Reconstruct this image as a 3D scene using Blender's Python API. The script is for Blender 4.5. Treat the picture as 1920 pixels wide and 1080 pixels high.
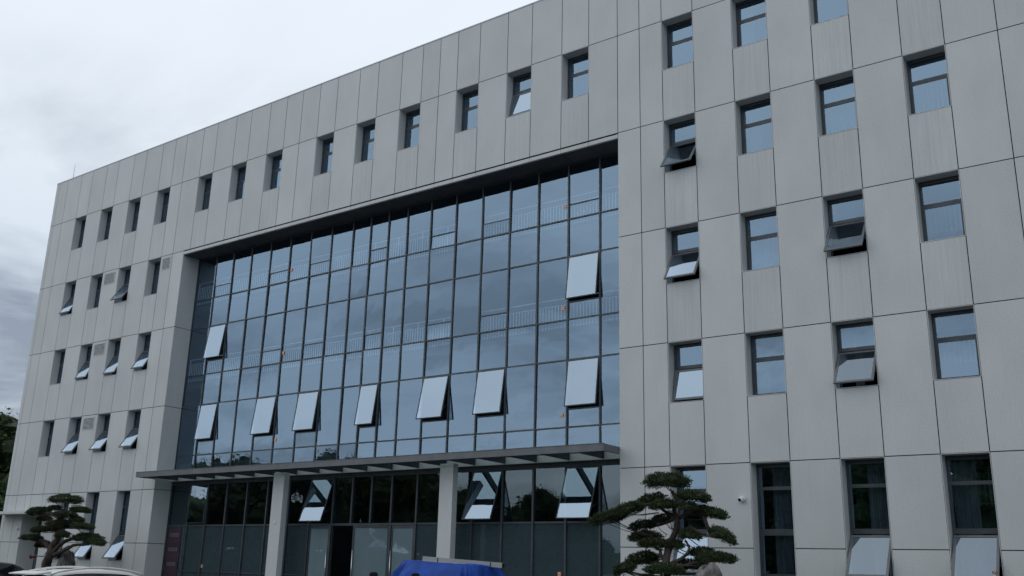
import bpy, bmesh, math, random
from mathutils import Vector, Matrix, noise
R = math.radians
for o in list(bpy.data.objects): bpy.data.objects.remove(o)
C = bpy.context.scene.collection
SC = bpy.context.scene
GZ = -0.15                      # ground level; the eye is at 1.6

# ------------------------------------------------------------------ camera
cd = bpy.data.cameras.new('camera'); cam = bpy.data.objects.new('camera', cd); C.objects.link(cam)
YAW, PITCH, ROLL, FPX, DIST = 0.637774129, 0.282076834, 0.0259267793, 1825.60815, 25.3293758
cy, sy, cp, sp = math.cos(YAW), math.sin(YAW), math.cos(PITCH), math.sin(PITCH)
fw = Vector((-sy*cp, cy*cp, sp)); rt = Vector((cy, sy, 0)); up = rt.cross(fw)
cr, sr = math.cos(ROLL), math.sin(ROLL)
rt2 = cr*rt + sr*up; up2 = -sr*rt + cr*up
m = Matrix((rt2, up2, -fw)).transposed().to_4x4(); m.translation = Vector((0, -DIST, 1.6))
cam.matrix_world = m
cd.sensor_width = 36; cd.lens = FPX/1920*36; cd.clip_end = 3000; cd.clip_start = .1
SC.camera = cam

# ------------------------------------------------------------------ world: overcast, nishita showing faintly through procedural cloud
SUN_EL, SUN_AZ = R(55), R(235)      # azimuth measured from +Y clockwise: sun behind the camera, to its left
W = bpy.data.worlds.new('World'); SC.world = W; W.use_nodes = True
nt = W.node_tree; nt.nodes.clear()
def N(t, nt=nt, **k):
    n = nt.nodes.new(t)
    for a, b in k.items(): setattr(n, a, b)
    return n
out = N('ShaderNodeOutputWorld'); mix = N('ShaderNodeMixShader')
sky = N('ShaderNodeTexSky', sky_type='NISHITA', sun_disc=False, sun_elevation=SUN_EL, sun_rotation=SUN_AZ)
sky.air_density = 1; sky.dust_density = 2
bg1 = N('ShaderNodeBackground'); bg1.inputs['Strength'].default_value = .1
bg2 = N('ShaderNodeBackground'); bg2.inputs['Strength'].default_value = 1.0
tc = N('ShaderNodeTexCoord'); sep = N('ShaderNodeSeparateXYZ')
L = nt.links.new
L(sky.outputs[0], bg1.inputs[0]); L(tc.outputs['Generated'], sep.inputs[0])
# cloud sheet coordinates: direction / (z + .18)
zz = N('ShaderNodeMath', operation='ADD'); zz.inputs[1].default_value = .16; L(sep.outputs[2], zz.inputs[0])
zm = N('ShaderNodeMath', operation='MAXIMUM'); zm.inputs[1].default_value = .05; L(zz.outputs[0], zm.inputs[0])
dx = N('ShaderNodeMath', operation='DIVIDE'); L(sep.outputs[0], dx.inputs[0]); L(zm.outputs[0], dx.inputs[1])
dy = N('ShaderNodeMath', operation='DIVIDE'); L(sep.outputs[1], dy.inputs[0]); L(zm.outputs[0], dy.inputs[1])
comb = N('ShaderNodeCombineXYZ'); L(dx.outputs[0], comb.inputs[0]); L(dy.outputs[0], comb.inputs[1])
mp = N('ShaderNodeMapping'); mp.inputs['Rotation'].default_value = (0, 0, R(25)); mp.inputs['Scale'].default_value = (1.0, 1.35, 1); mp.inputs['Location'].default_value = (1.7, .4, 0)
L(comb.outputs[0], mp.inputs[0])
n1 = N('ShaderNodeTexNoise'); n1.inputs['Scale'].default_value = 1.0; n1.inputs['Detail'].default_value = 7; n1.inputs['Roughness'].default_value = .55; n1.inputs['Distortion'].default_value = .5
L(mp.outputs[0], n1.inputs['Vector'])
# base tone by elevation
rampz = N('ShaderNodeValToRGB'); e = rampz.color_ramp.elements
e[0].position = 0.0; e[0].color = (.30, .34, .40, 1)
e[1].position = 1.0; e[1].color = (.60, .66, .74, 1)
for p, c in ((.05, (.52, .56, .62, 1)), (.22, (.48, .54, .61, 1)), (.42, (.60, .65, .70, 1)), (.85, (.68, .74, .82, 1))):
    x = e.new(p); x.color = c
L(sep.outputs[2], rampz.inputs[0])
# dark undersides: noise mask, stronger low down
rn = N('ShaderNodeValToRGB'); e = rn.color_ramp.elements
e[0].position = .44; e[0].color = (0, 0, 0, 1); e[1].position = .60; e[1].color = (1, 1, 1, 1)
L(n1.outputs[0], rn.inputs[0])
amt = N('ShaderNodeMapRange'); amt.inputs[1].default_value = 0.24; amt.inputs[2].default_value = .47; amt.inputs[3].default_value = 1.0; amt.inputs[4].default_value = .06
L(sep.outputs[2], amt.inputs[0])
mm = N('ShaderNodeMath', operation='MULTIPLY'); L(rn.outputs[0], mm.inputs[0]); L(amt.outputs[0], mm.inputs[1])
mc = N('ShaderNodeMix', data_type='RGBA'); L(mm.outputs[0], mc.inputs[0]); L(rampz.outputs[0], mc.inputs[6]); mc.inputs[7].default_value = (.20, .235, .29, 1)
azf = N('ShaderNodeMapRange', interpolation_type='SMOOTHSTEP'); azf.inputs[1].default_value = -.45; azf.inputs[2].default_value = -.30; azf.inputs[3].default_value = 0; azf.inputs[4].default_value = .70
L(sep.outputs[0], azf.inputs[0])
azz = N('ShaderNodeMapRange', interpolation_type='SMOOTHSTEP'); azz.inputs[1].default_value = .5; azz.inputs[2].default_value = .78; L(sep.outputs[2], azz.inputs[0])
azm = N('ShaderNodeMath', operation='MULTIPLY'); L(azf.outputs[0], azm.inputs[0]); L(azz.outputs[0], azm.inputs[1])
azi = N('ShaderNodeMath', operation='SUBTRACT'); azi.inputs[0].default_value = 1; L(azm.outputs[0], azi.inputs[1])
mz = N('ShaderNodeMix', data_type='RGBA', blend_type='MULTIPLY'); mz.inputs[0].default_value = 1; L(mc.outputs[2], mz.inputs[6]); L(azi.outputs[0], mz.inputs[7])
L(mz.outputs[2], bg2.inputs[0])
mix.inputs[0].default_value = .93
L(bg1.outputs[0], mix.inputs[1]); L(bg2.outputs[0], mix.inputs[2]); L(mix.outputs[0], out.inputs[0])

sd = bpy.data.lights.new('sun', 'SUN'); sun = bpy.data.objects.new('sun', sd); C.objects.link(sun)
sd.energy = .55; sd.angle = R(125); sd.color = (1, .985, .95)
sdir = Vector((math.sin(SUN_AZ)*math.cos(SUN_EL), math.cos(SUN_AZ)*math.cos(SUN_EL), math.sin(SUN_EL)))
sun.rotation_euler = sdir.to_track_quat('Z', 'Y').to_euler()
vs = SC.view_settings; vs.view_transform = 'Standard'; vs.look = 'None'; vs.exposure = .5; vs.gamma = 1
SC.cycles.max_bounces = 8; SC.cycles.transparent_max_bounces = 12; SC.cycles.use_denoising = True

# ------------------------------------------------------------------ materials
def mat(name, col, rough=.7, metal=0, spec=.5):
    M = bpy.data.materials.new(name); M.use_nodes = True
    b = M.node_tree.nodes['Principled BSDF']
    b.inputs['Base Color'].default_value = (*col, 1); b.inputs['Roughness'].default_value = rough
    b.inputs['Metallic'].default_value = metal; b.inputs['Specular IOR Level'].default_value = spec
    return M
def noisy(M, c1, c2, scale=5, detail=5, stretch=(1, 1, 1), lo=.35, hi=.65, bump=0, island=0):
    nt = M.node_tree; b = nt.nodes['Principled BSDF']; l = nt.links.new
    tc = N('ShaderNodeTexCoord', nt); mp = N('ShaderNodeMapping', nt); mp.inputs['Scale'].default_value = stretch
    n = N('ShaderNodeTexNoise', nt); n.inputs['Scale'].default_value = scale; n.inputs['Detail'].default_value = detail
    r = N('ShaderNodeValToRGB', nt); e = r.color_ramp.elements
    e[0].position = lo; e[0].color = (*c1, 1); e[1].position = hi; e[1].color = (*c2, 1)
    l(tc.outputs['Object'], mp.inputs[0]); l(mp.outputs[0], n.inputs['Vector']); l(n.outputs[0], r.inputs[0])
    src = r.outputs[0]
    if island:
        g = N('ShaderNodeNewGeometry', nt); mr = N('ShaderNodeMapRange', nt); mr.inputs[3].default_value = 1-island; mr.inputs[4].default_value = 1+island
        mu = N('ShaderNodeMix', nt, data_type='RGBA', blend_type='MULTIPLY'); mu.inputs[0].default_value = 1
        l(g.outputs['Random Per Island'], mr.inputs[0]); l(src, mu.inputs[6]); l(mr.outputs[0], mu.inputs[7]); src = mu.outputs[2]
    l(src, b.inputs['Base Color'])
    if bump:
        bp = N('ShaderNodeBump', nt); bp.inputs['Strength'].default_value = bump; bp.inputs['Distance'].default_value = .01
        l(n.outputs[0], bp.inputs['Height']); l(bp.outputs[0], b.inputs['Normal'])
    return M

def panel_material(name, streak):
    M = mat(name, (.44, .45, .455), .62); nt = M.node_tree; l = nt.links.new; b = nt.nodes['Principled BSDF']
    tc = N('ShaderNodeTexCoord', nt)
    # fine stone-paint speckle
    n1 = N('ShaderNodeTexNoise', nt); n1.inputs['Scale'].default_value = 26; n1.inputs['Detail'].default_value = 4; n1.inputs['Roughness'].default_value = .7
    l(tc.outputs['Object'], n1.inputs['Vector'])
    r1 = N('ShaderNodeMapRange', nt); r1.inputs[1].default_value = .3; r1.inputs[2].default_value = .7; r1.inputs[3].default_value = .90; r1.inputs[4].default_value = 1.09
    l(n1.outputs[0], r1.inputs[0])
    # broad cloudy weathering
    n2 = N('ShaderNodeTexNoise', nt); n2.inputs['Scale'].default_value = .8; n2.inputs['Detail'].default_value = 4
    mp2 = N('ShaderNodeMapping', nt); mp2.inputs['Scale'].default_value = (1, 1, .6)
    l(tc.outputs['Object'], mp2.inputs[0]); l(mp2.outputs[0], n2.inputs['Vector'])
    r2 = N('ShaderNodeMapRange', nt); r2.inputs[1].default_value = .3; r2.inputs[2].default_value = .7; r2.inputs[3].default_value = .94; r2.inputs[4].default_value = 1.05
    l(n2.outputs[0], r2.inputs[0])
    g = N('ShaderNodeNewGeometry', nt); r3 = N('ShaderNodeMapRange', nt); r3.inputs[3].default_value = .955; r3.inputs[4].default_value = 1.04
    l(g.outputs['Random Per Island'], r3.inputs[0])
    a = N('ShaderNodeMath', nt, operation='MULTIPLY'); l(r1.outputs[0], a.inputs[0]); l(r2.outputs[0], a.inputs[1])
    a2 = N('ShaderNodeMath', nt, operation='MULTIPLY'); l(a.outputs[0], a2.inputs[0]); l(r3.outputs[0], a2.inputs[1])
    last = a2
    # vertical rain streaks
    mp3 = N('ShaderNodeMapping', nt); mp3.inputs['Scale'].default_value = (9, 1, .22)
    n3 = N('ShaderNodeTexNoise', nt); n3.inputs['Scale'].default_value = 1.6; n3.inputs['Detail'].default_value = 5; n3.inputs['Roughness'].default_value = .65
    l(tc.outputs['Object'], mp3.inputs[0]); l(mp3.outputs[0], n3.inputs['Vector'])
    r4 = N('ShaderNodeMapRange', nt); r4.inputs[1].default_value = .42 if streak else .55; r4.inputs[2].default_value = .75; r4.inputs[3].default_value = 1; r4.inputs[4].default_value = .87 if streak else .95
    l(n3.outputs[0], r4.inputs[0])
    a3 = N('ShaderNodeMath', nt, operation='MULTIPLY'); l(last.outputs[0], a3.inputs[0]); l(r4.outputs[0], a3.inputs[1])
    mu = N('ShaderNodeMix', nt, data_type='RGBA', blend_type='MULTIPLY'); mu.inputs[0].default_value = 1
    mu.inputs[6].default_value = (.582, .608, .612, 1) if not streak else (.582, .608, .607, 1)
    l(a3.outputs[0], mu.inputs[7]); l(mu.outputs[2], b.inputs['Base Color'])
    bp = N('ShaderNodeBump', nt); bp.inputs['Strength'].default_value = .25; bp.inputs['Distance'].default_value = .006
    l(n1.outputs[0], bp.inputs['Height']); l(bp.outputs[0], b.inputs['Normal'])
    return M
M_PANEL = panel_material('facade_panel', False)
M_STREAK = panel_material('facade_panel_streaked', True)

def glass(name, refl=(.35, .49, .635), trans=(.86, .94, 1.0), base=.42, haze=None, wav=.2):
    M = bpy.data.materials.new(name); M.use_nodes = True; nt = M.node_tree; nt.nodes.clear(); l = nt.links.new
    o = N('ShaderNodeOutputMaterial', nt); mx = N('ShaderNodeMixShader', nt)
    t = N('ShaderNodeBsdfTransparent', nt); t.inputs[0].default_value = (*trans, 1)
    g = N('ShaderNodeBsdfGlossy', nt); g.inputs['Color'].default_value = (*refl, 1); g.inputs['Roughness'].default_value = .004
    fr = N('ShaderNodeFresnel', nt); fr.inputs[0].default_value = 1.5
    mr = N('ShaderNodeMapRange', nt); mr.inputs[3].default_value = base; mr.inputs[4].default_value = 1; l(fr.outputs[0], mr.inputs[0])
    tc = N('ShaderNodeTexCoord', nt); n = N('ShaderNodeTexNoise', nt); n.inputs['Scale'].default_value = .9; n.inputs['Detail'].default_value = 2
    bp = N('ShaderNodeBump', nt); bp.inputs['Strength'].default_value = wav; bp.inputs['Distance'].default_value = .02
    l(tc.outputs['Object'], n.inputs['Vector']); l(n.outputs[0], bp.inputs['Height']); l(bp.outputs[0], g.inputs['Normal'])
    src = t
    if haze:
        d = N('ShaderNodeBsdfDiffuse', nt); d.inputs[0].default_value = (*haze[0], 1)
        n2 = N('ShaderNodeTexNoise', nt); n2.inputs['Scale'].default_value = 2.2; n2.inputs['Detail'].default_value = 4; l(tc.outputs['Object'], n2.inputs['Vector'])
        r2 = N('ShaderNodeMapRange', nt); r2.inputs[1].default_value = .3; r2.inputs[2].default_value = .7; r2.inputs[3].default_value = haze[1]-.05; r2.inputs[4].default_value = haze[1]+.05; l(n2.outputs[0], r2.inputs[0])
        m2 = N('ShaderNodeMixShader', nt); l(r2.outputs[0], m2.inputs[0]); l(t.outputs[0], m2.inputs[1]); l(d.outputs[0], m2.inputs[2]); src = m2
    ge = N('ShaderNodeNewGeometry', nt); inv = N('ShaderNodeMath', nt, operation='SUBTRACT'); inv.inputs[0].default_value = 1; l(ge.outputs['Backfacing'], inv.inputs[1])
    fm = N('ShaderNodeMath', nt, operation='MULTIPLY'); l(mr.outputs[0], fm.inputs[0]); l(inv.outputs[0], fm.inputs[1])
    l(fm.outputs[0], mx.inputs[0]); l(src.outputs[0], mx.inputs[1]); l(g.outputs[0], mx.inputs[2]); l(mx.outputs[0], o.inputs[0])
    return M
M_GLASS = glass('tinted_glass')
M_SASHGLASS = glass('sash_glass', refl=(.51, .63, .76), base=.5)
M_SHOP = glass('shopfront_glass', wav=.1, base=.11, refl=(.62, .78, .88), trans=(.7, .8, .82))
M_FILM = glass('shopfront_glass_film', wav=.03, base=.045, refl=(.62, .78, .88), haze=((.055, .085, .098), .85))
M_DOORG = glass('door_glass_film', wav=.03, base=.06, refl=(.62, .78, .88), haze=((.19, .26, .295), .94))
M_CLEAR = glass('canopy_glass', base=.06, trans=(.66, .72, .72), refl=(.8, .9, .95), wav=0)
M_FRAME = noisy(mat('dark_anodised_frame', (.055, .068, .078), .45, .3), (.048, .06, .07), (.066, .08, .09), 3)
M_GREYMETAL = noisy(mat('grey_steel', (.14, .155, .165), .5, .2), (.125, .14, .15), (.155, .17, .18), 2.5)
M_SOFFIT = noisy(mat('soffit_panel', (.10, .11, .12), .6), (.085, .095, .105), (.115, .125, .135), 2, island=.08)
M_GAP = mat('joint_shadow_gap', (.02, .021, .022), .95)
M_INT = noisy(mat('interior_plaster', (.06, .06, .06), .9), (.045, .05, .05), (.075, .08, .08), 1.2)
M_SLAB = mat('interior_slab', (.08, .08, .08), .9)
M_WHITE = mat('white_painted_steel', (.8, .82, .84), .35)
M_BLACK = mat('black_rubber', (.012, .012, .014), .7, spec=.2)
M_CHROME = mat('brushed_steel', (.6, .62, .64), .28, 1)
M_ORANGE = mat('sticker_orange', (.75, .18, .05), .5)
M_CREAM = mat('sticker_cream', (.85, .70, .50), .5)
M_CURT = noisy(mat('curtain_cloth', (.3, .32, .33), .9), (.22, .24, .25), (.34, .36, .37), 6, stretch=(4, 4, .2))

# ------------------------------------------------------------------ mesh helpers
def tag(o, label=None, cat=None, group=None, kind=None):
    for k, v in (('label', label), ('category', cat), ('group', group), ('kind', kind)):
        if v: o[k] = v
    return o
def empty(name, loc, label=None, cat=None, group=None, rz=0):
    o = bpy.data.objects.new(name, None); C.objects.link(o); o.location = loc; o.rotation_euler = (0, 0, rz)
    o.empty_display_size = .3
    return tag(o, label, cat, group)
class MB:
    def __init__(s): s.v = []; s.f = []; s.mi = []; s.sm = []
    def quad(s, a, b, c, d, mi=0):
        n = len(s.v); s.v += [tuple(a), tuple(b), tuple(c), tuple(d)]; s.f.append((n, n+1, n+2, n+3)); s.mi.append(mi); s.sm.append(False)
    def box(s, x0, x1, y0, y1, z0, z1, mi=0, M=None):
        n = len(s.v); P = [(x, y, z) for x in (x0, x1) for y in (y0, y1) for z in (z0, z1)]
        if M: P = [tuple(M @ Vector(p)) for p in P]
        s.v += P
        for f in ((0, 1, 3, 2), (4, 6, 7, 5), (0, 4, 5, 1), (2, 3, 7, 6), (0, 2, 6, 4), (1, 5, 7, 3)):
            s.f.append(tuple(n+i for i in f)); s.mi.append(mi); s.sm.append(False)
    def hexa(s, P, mi=0):   # 8 points ordered like box
        n = len(s.v); s.v += [tuple(p) for p in P]
        for f in ((0, 1, 3, 2), (4, 6, 7, 5), (0, 4, 5, 1), (2, 3, 7, 6), (0, 2, 6, 4), (1, 5, 7, 3)):
            s.f.append(tuple(n+i for i in f)); s.mi.append(mi); s.sm.append(False)
    def tube(s, pts, rad, seg=8, mi=0, cap=True):
        pts = [Vector(p) for p in pts]; rr = rad if isinstance(rad, (list, tuple)) else [rad]*len(pts)
        n0 = len(s.v); prev = None
        for i, p in enumerate(pts):
            t = (pts[min(i+1, len(pts)-1)] - pts[max(i-1, 0)]).normalized()
            a = prev - t*prev.dot(t) if prev else t.orthogonal()
            a.normalize(); b = t.cross(a); prev = a
            for k in range(seg):
                q = 2*math.pi*k/seg; s.v.append(tuple(p + (a*math.cos(q)+b*math.sin(q))*rr[i]))
        for i in range(len(pts)-1):
            for k in range(seg):
                a = n0+i*seg+k; b = n0+i*seg+(k+1) % seg
                s.f.append((a, b, b+seg, a+seg)); s.mi.append(mi); s.sm.append(True)
        if cap:
            s.f.append(tuple(range(n0+seg-1, n0-1, -1))); s.mi.append(mi); s.sm.append(False)
            e = n0+(len(pts)-1)*seg; s.f.append(tuple(range(e, e+seg))); s.mi.append(mi); s.sm.append(False)
    def disc(s, c, ax, r, h, seg=16, mi=0):
        c = Vector(c); ax = Vector(ax).normalized(); s.tube([c-ax*h/2, c+ax*h/2], r, seg, mi)
    def lathe(s, c, prof, seg=20, mi=0):
        s.tube([(c[0], c[1], c[2]+z) for r, z in prof], [r for r, z in prof], seg, mi)
    def build(s, name, mats, parent=None, bevel=0):
        me = bpy.data.meshes.new(name); me.from_pydata(s.v, [], s.f)
        for m_ in (mats if isinstance(mats, (list, tuple)) else [mats]): me.materials.append(m_)
        me.polygons.foreach_set('material_index', s.mi); me.polygons.foreach_set('use_smooth', s.sm)
        bm = bmesh.new(); bm.from_mesh(me); bmesh.ops.recalc_face_normals(bm, faces=bm.faces); bm.to_mesh(me); bm.free()
        me.update()
        o = bpy.data.objects.new(name, me); C.objects.link(o)
        if parent:
            o.parent = parent
            loc = Vector((0, 0, 0)); p = parent
            while p: loc += p.location; p = p.parent
            o.location = -loc     # vertices are given in world space
        if bevel:
            bv = o.modifiers.new('bevel', 'BEVEL'); bv.width = bevel; bv.segments = 2; bv.limit_method = 'ANGLE'
        return o

# ------------------------------------------------------------------ setting: ground
g = MB(); g.quad((-400, -400, GZ), (400, -400, GZ), (400, 400, GZ), (-400, 400, GZ))
M_ASPH = noisy(mat('asphalt', (.05, .05, .052), .85), (.04, .04, .042), (.065, .065, .068), .6, 8, bump=.1)
tag(g.build('ground', M_ASPH), kind='structure')
g = MB(); g.box(-52, 12, -4.6, -.6, GZ, GZ+.14)
M_SOIL = noisy(mat('planting_bed', (.05, .06, .03), .95), (.03, .05, .02), (.07, .08, .04), 3)
tag(g.build('planting_bed', M_SOIL), kind='structure')
g = MB(); g.box(-37.6, -14.7, -4.7, 0.85, GZ+.15, GZ+.19)
M_PAVE = noisy(mat('paving', (.2, .2, .19), .8), (.17, .17, .16), (.23, .23, .22), 3)
tag(g.build('pavement', M_PAVE), kind='structure')

# ------------------------------------------------------------------ OFFICE BUILDING
BX = -25.0
office = empty('office_building', (BX, 7, GZ), 'long five-storey office building, pale grey panels, blue glass curtain wall above the entrance', 'building')
ZJ = {'R': 21.43, 'J5': 18.94, 'J4': 15.38, 'J3': 11.78, 'J2': 8.18, 'J1': 4.57, 'J0': 2.32, 'G': GZ}
E0, CL, AR = -50.20, -37.65, -14.64
XS = [-50.20, -49.89, -49.04, -47.68, -46.62, -45.27, -44.21, -42.84, -41.79, -40.42, -39.38, -38.50, -37.20, -36.16, -34.79, -33.74,
      -32.43, -31.34, -30.32, -29.23, -28.17, -26.87, -25.80, -24.51, -23.41, -22.51, -21.62, -20.55, -19.25, -18.16, -16.87, -15.77,
      -14.64, -13.81, -12.99, -11.89, -10.58, -9.46, -8.14, -7.03, -5.70, -4.60, -3.31, -2.45, -1.60, -.50, .80, 1.90, 3.2, 4.3, 5.6, 7.0]
XS_LOW = sorted([x for x in XS if x < CL-.3 or x > AR-.1] + [CL])
LW = [(-47.68, -46.62), (-45.27, -44.21), (-42.84, -41.79), (-40.42, -39.38)]
RW = [(-12.99, -11.89), (-10.58, -9.46), (-8.14, -7.03), (-5.70, -4.60), (-1.60, -.50), (.80, 1.90), (3.2, 4.3)]
TOPW = LW + [(-37.20, -36.16), (-34.79, -33.74), (-32.43, -31.34), (-29.23, -28.17), (-26.87, -25.80), (-24.51, -23.41), (-21.62, -20.55), (-19.25, -18.16), (-16.87, -15.77)] + RW
WIN = []   # (row, xl, xr, zbot, ztop)
for w in TOPW: WIN.append(('J5', *w, 18.94-1.8, 18.94))
for r_ in ('J4', 'J3', 'J2'):
    for w in LW+RW: WIN.append((r_, *w, ZJ[r_]-1.8, ZJ[r_]))
for w in LW[1:]+RW: WIN.append(('J1', *w, 1.57, ZJ['J1']))
DOORX = (-48.2, -46.3)
holes = [(a, b, c, d) for _, a, b, c, d in WIN] + [(DOORX[0], DOORX[1], GZ, 3.55), (CL, AR, GZ, 15.22)]

G2 = .0125; YF, YB = 0.0, .010
wall = MB()
zs = ['R', 'J5', 'J4', 'J3', 'J2', 'J1', 'J0', 'G']
def panel(x0, x1, z0, z1, mi=0):
    if x1-x0 < .04 or z1-z0 < .04: return
    wall.box(x0+G2, x1-G2, YF, YB, z0+G2, z1-G2, mi)
def sub_rect(x0, x1, z0, z1, hs):
    """rectangle minus holes"""
    rects = [(x0, x1, z0, z1)]
    for h in hs:
        nr = []
        for a, b, c, d in rects:
            if h[1] <= a+1e-6 or h[0] >= b-1e-6 or h[3] <= c+1e-6 or h[2] >= d-1e-6: nr.append((a, b, c, d)); continue
            if h[0] > a+1e-6: nr.append((a, h[0], c, d))
            if h[1] < b-1e-6: nr.append((h[1], b, c, d))
            a2, b2 = max(a, h[0]), min(b, h[1])
            if h[2] > c+1e-6: nr.append((a2, b2, c, h[2]))
            if h[3] < d-1e-6: nr.append((a2, b2, h[3], d))
        rects = nr
    return rects
for k in range(7):
    z1, z0 = ZJ[zs[k]], ZJ[zs[k+1]]
    xs = XS if k < 2 else XS_LOW
    for i in range(len(xs)-1):
        if k >= 2 and abs(xs[i]-CL) < 1e-6: continue
        for rr in sub_rect(xs[i], xs[i+1], z0, z1, holes[:-1]):
            under = any(abs(rr[3]-h[2]) < .01 and rr[0] >= h[0]-.01 and rr[1] <= h[1]+.01 for h in holes[:-2])
            panel(*rr, 1 if under and k < 4 else 0)
# fascia strip over the great recess
fx = [CL] + [x for x in XS if CL+.3 < x < AR-.1] + [AR]
for i in range(len(fx)-1): wall.box(fx[i]+.006, fx[i+1]-.006, .002, .011, 15.205, 15.335, 0)
# reveals of the recess, with joints
for k in range(2, 7):
    z1, z0 = ZJ[zs[k]], ZJ[zs[k+1]]
    z1 = min(z1, 15.2)
    wall.box(CL-.03, CL, .013, .90, z0+G2, z1-G2, 0)
    wall.box(AR, AR+.03, .013, .90, z0+G2, z1-G2, 0)
# parapet coping and side walls, roof
for a_, b_ in zip(XS[:-1:2], XS[2::2] + [7.0]): wall.box(a_+.004, b_-.004, -.014, .35, 21.425, 21.47, 0)
wall.build('wall', [M_PANEL, M_STREAK], office)

core = MB()   # dark structure behind the joints
def backing(x0, x1, z0, z1, y0=.013, y1=.30):
    core.box(x0, x1, y0, y1, z0, z1)
CH = holes[:-1] + [(CL-.033, AR+.033, GZ, 15.26)]
allx = sorted(set([E0+.004, 6.99] + [h[0] for h in CH] + [h[1] for h in CH]))
for i in range(len(allx)-1):
    x0, x1 = allx[i], allx[i+1]
    hz = sorted([(max(h[2], GZ), h[3]) for h in CH if h[0] <= x0+1e-6 and h[1] >= x1-1e-6])
    z = GZ
    for a, b in hz:
        if a > z+.01: backing(x0, x1, z, a)
        z = max(z, b)
    if z < 21.4: backing(x0, x1, z, 21.42)
core.build('backing_wall', M_GAP, office)

# reveals of the punched openings
def reveal(a, b, c, d, dep, parent):
    rev = MB(); t = .012; y0 = -.002
    rev.box(a-.002, a+t, y0+.006, dep, c+t, d-t); rev.box(b-t, b+.002, y0+.006, dep, c+t, d-t)
    rev.box(a-.002, b+.002, y0, dep, d-t, d+.002); rev.box(a-.002, b+.002, y0, dep, c-.002, c+t)
    return rev.build('reveal', M_PANEL, parent)

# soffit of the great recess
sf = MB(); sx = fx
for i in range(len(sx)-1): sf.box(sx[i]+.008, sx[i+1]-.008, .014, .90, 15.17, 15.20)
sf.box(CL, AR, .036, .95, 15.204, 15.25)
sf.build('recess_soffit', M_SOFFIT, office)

# body: side walls, roof, floor slabs, rear
bd = MB()
bd.box(E0+.02, E0+.25, .32, 15, GZ, 21.4); bd.box(6.75, 6.98, .32, 15, GZ, 21.4)
bd.box(E0+.26, 6.74, 14.8, 15, GZ, 21.2)
bd.build('side_wall', M_PANEL, office)
rf = MB(); rf.box(E0+.26, 6.74, .36, 14.78, 20.3, 20.5); rf.build('roof', M_GREYMETAL, office)
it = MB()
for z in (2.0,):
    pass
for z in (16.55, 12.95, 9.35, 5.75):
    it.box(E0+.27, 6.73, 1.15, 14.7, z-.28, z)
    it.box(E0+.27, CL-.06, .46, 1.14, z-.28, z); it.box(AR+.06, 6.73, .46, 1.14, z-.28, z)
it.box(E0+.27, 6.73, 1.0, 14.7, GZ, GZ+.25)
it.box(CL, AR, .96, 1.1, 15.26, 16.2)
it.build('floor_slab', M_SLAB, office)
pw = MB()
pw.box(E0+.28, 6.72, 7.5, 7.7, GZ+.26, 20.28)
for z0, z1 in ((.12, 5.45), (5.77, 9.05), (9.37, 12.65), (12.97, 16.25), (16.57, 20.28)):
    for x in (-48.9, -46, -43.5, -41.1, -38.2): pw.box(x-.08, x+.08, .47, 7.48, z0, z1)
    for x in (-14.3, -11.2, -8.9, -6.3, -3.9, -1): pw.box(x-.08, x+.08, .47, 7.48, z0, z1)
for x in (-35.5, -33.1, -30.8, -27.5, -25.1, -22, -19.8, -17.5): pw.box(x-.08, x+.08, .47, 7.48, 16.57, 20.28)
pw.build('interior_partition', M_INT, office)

# ------------------------------------------------------------------ punched windows
def frame_bar(mb, x0, x1, z0, z1, y0=.37, y1=.43, mi=0): mb.box(x0, x1, y0, y1, z0, z1, mi)
rnd = random.Random(5)
def sash_mesh(xl, xr, top, bot, fw_=.055, th=.045, framemi=0, glassmi=1, stays=True, bead=False):
    """top=(y,z) bot=(y,z) of the outer face; a framed leaf hung between them"""
    mb = MB(); t = Vector((0, top[0], top[1])); b_ = Vector((0, bot[0], bot[1])); d = (b_-t); Lh = d.length; d.normalize()
    n = Vector((0, d.z, -d.y))                     # outward normal
    if n.y > 0: n = -n
    def P(x, v, k): q = t + d*v - n*k; return (x, q.y, q.z)
    def bar(xa, xb, va, vb, ka, kb, mi):
        mb.hexa([P(x, v, k) for x in (xa, xb) for k in (ka, kb) for v in (va, vb)], mi)
    bar(xl, xl+fw_, 0, Lh, 0, th, framemi); bar(xr-fw_, xr, 0, Lh, 0, th, framemi)
    bar(xl+fw_, xr-fw_, 0, fw_, .001, th, framemi); bar(xl+fw_, xr-fw_, Lh-fw_, Lh, .001, th, framemi)
    bar(xl+fw_, xr-fw_, fw_, Lh-fw_, .012, .022, glassmi)
    return mb, P, Lh
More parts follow.
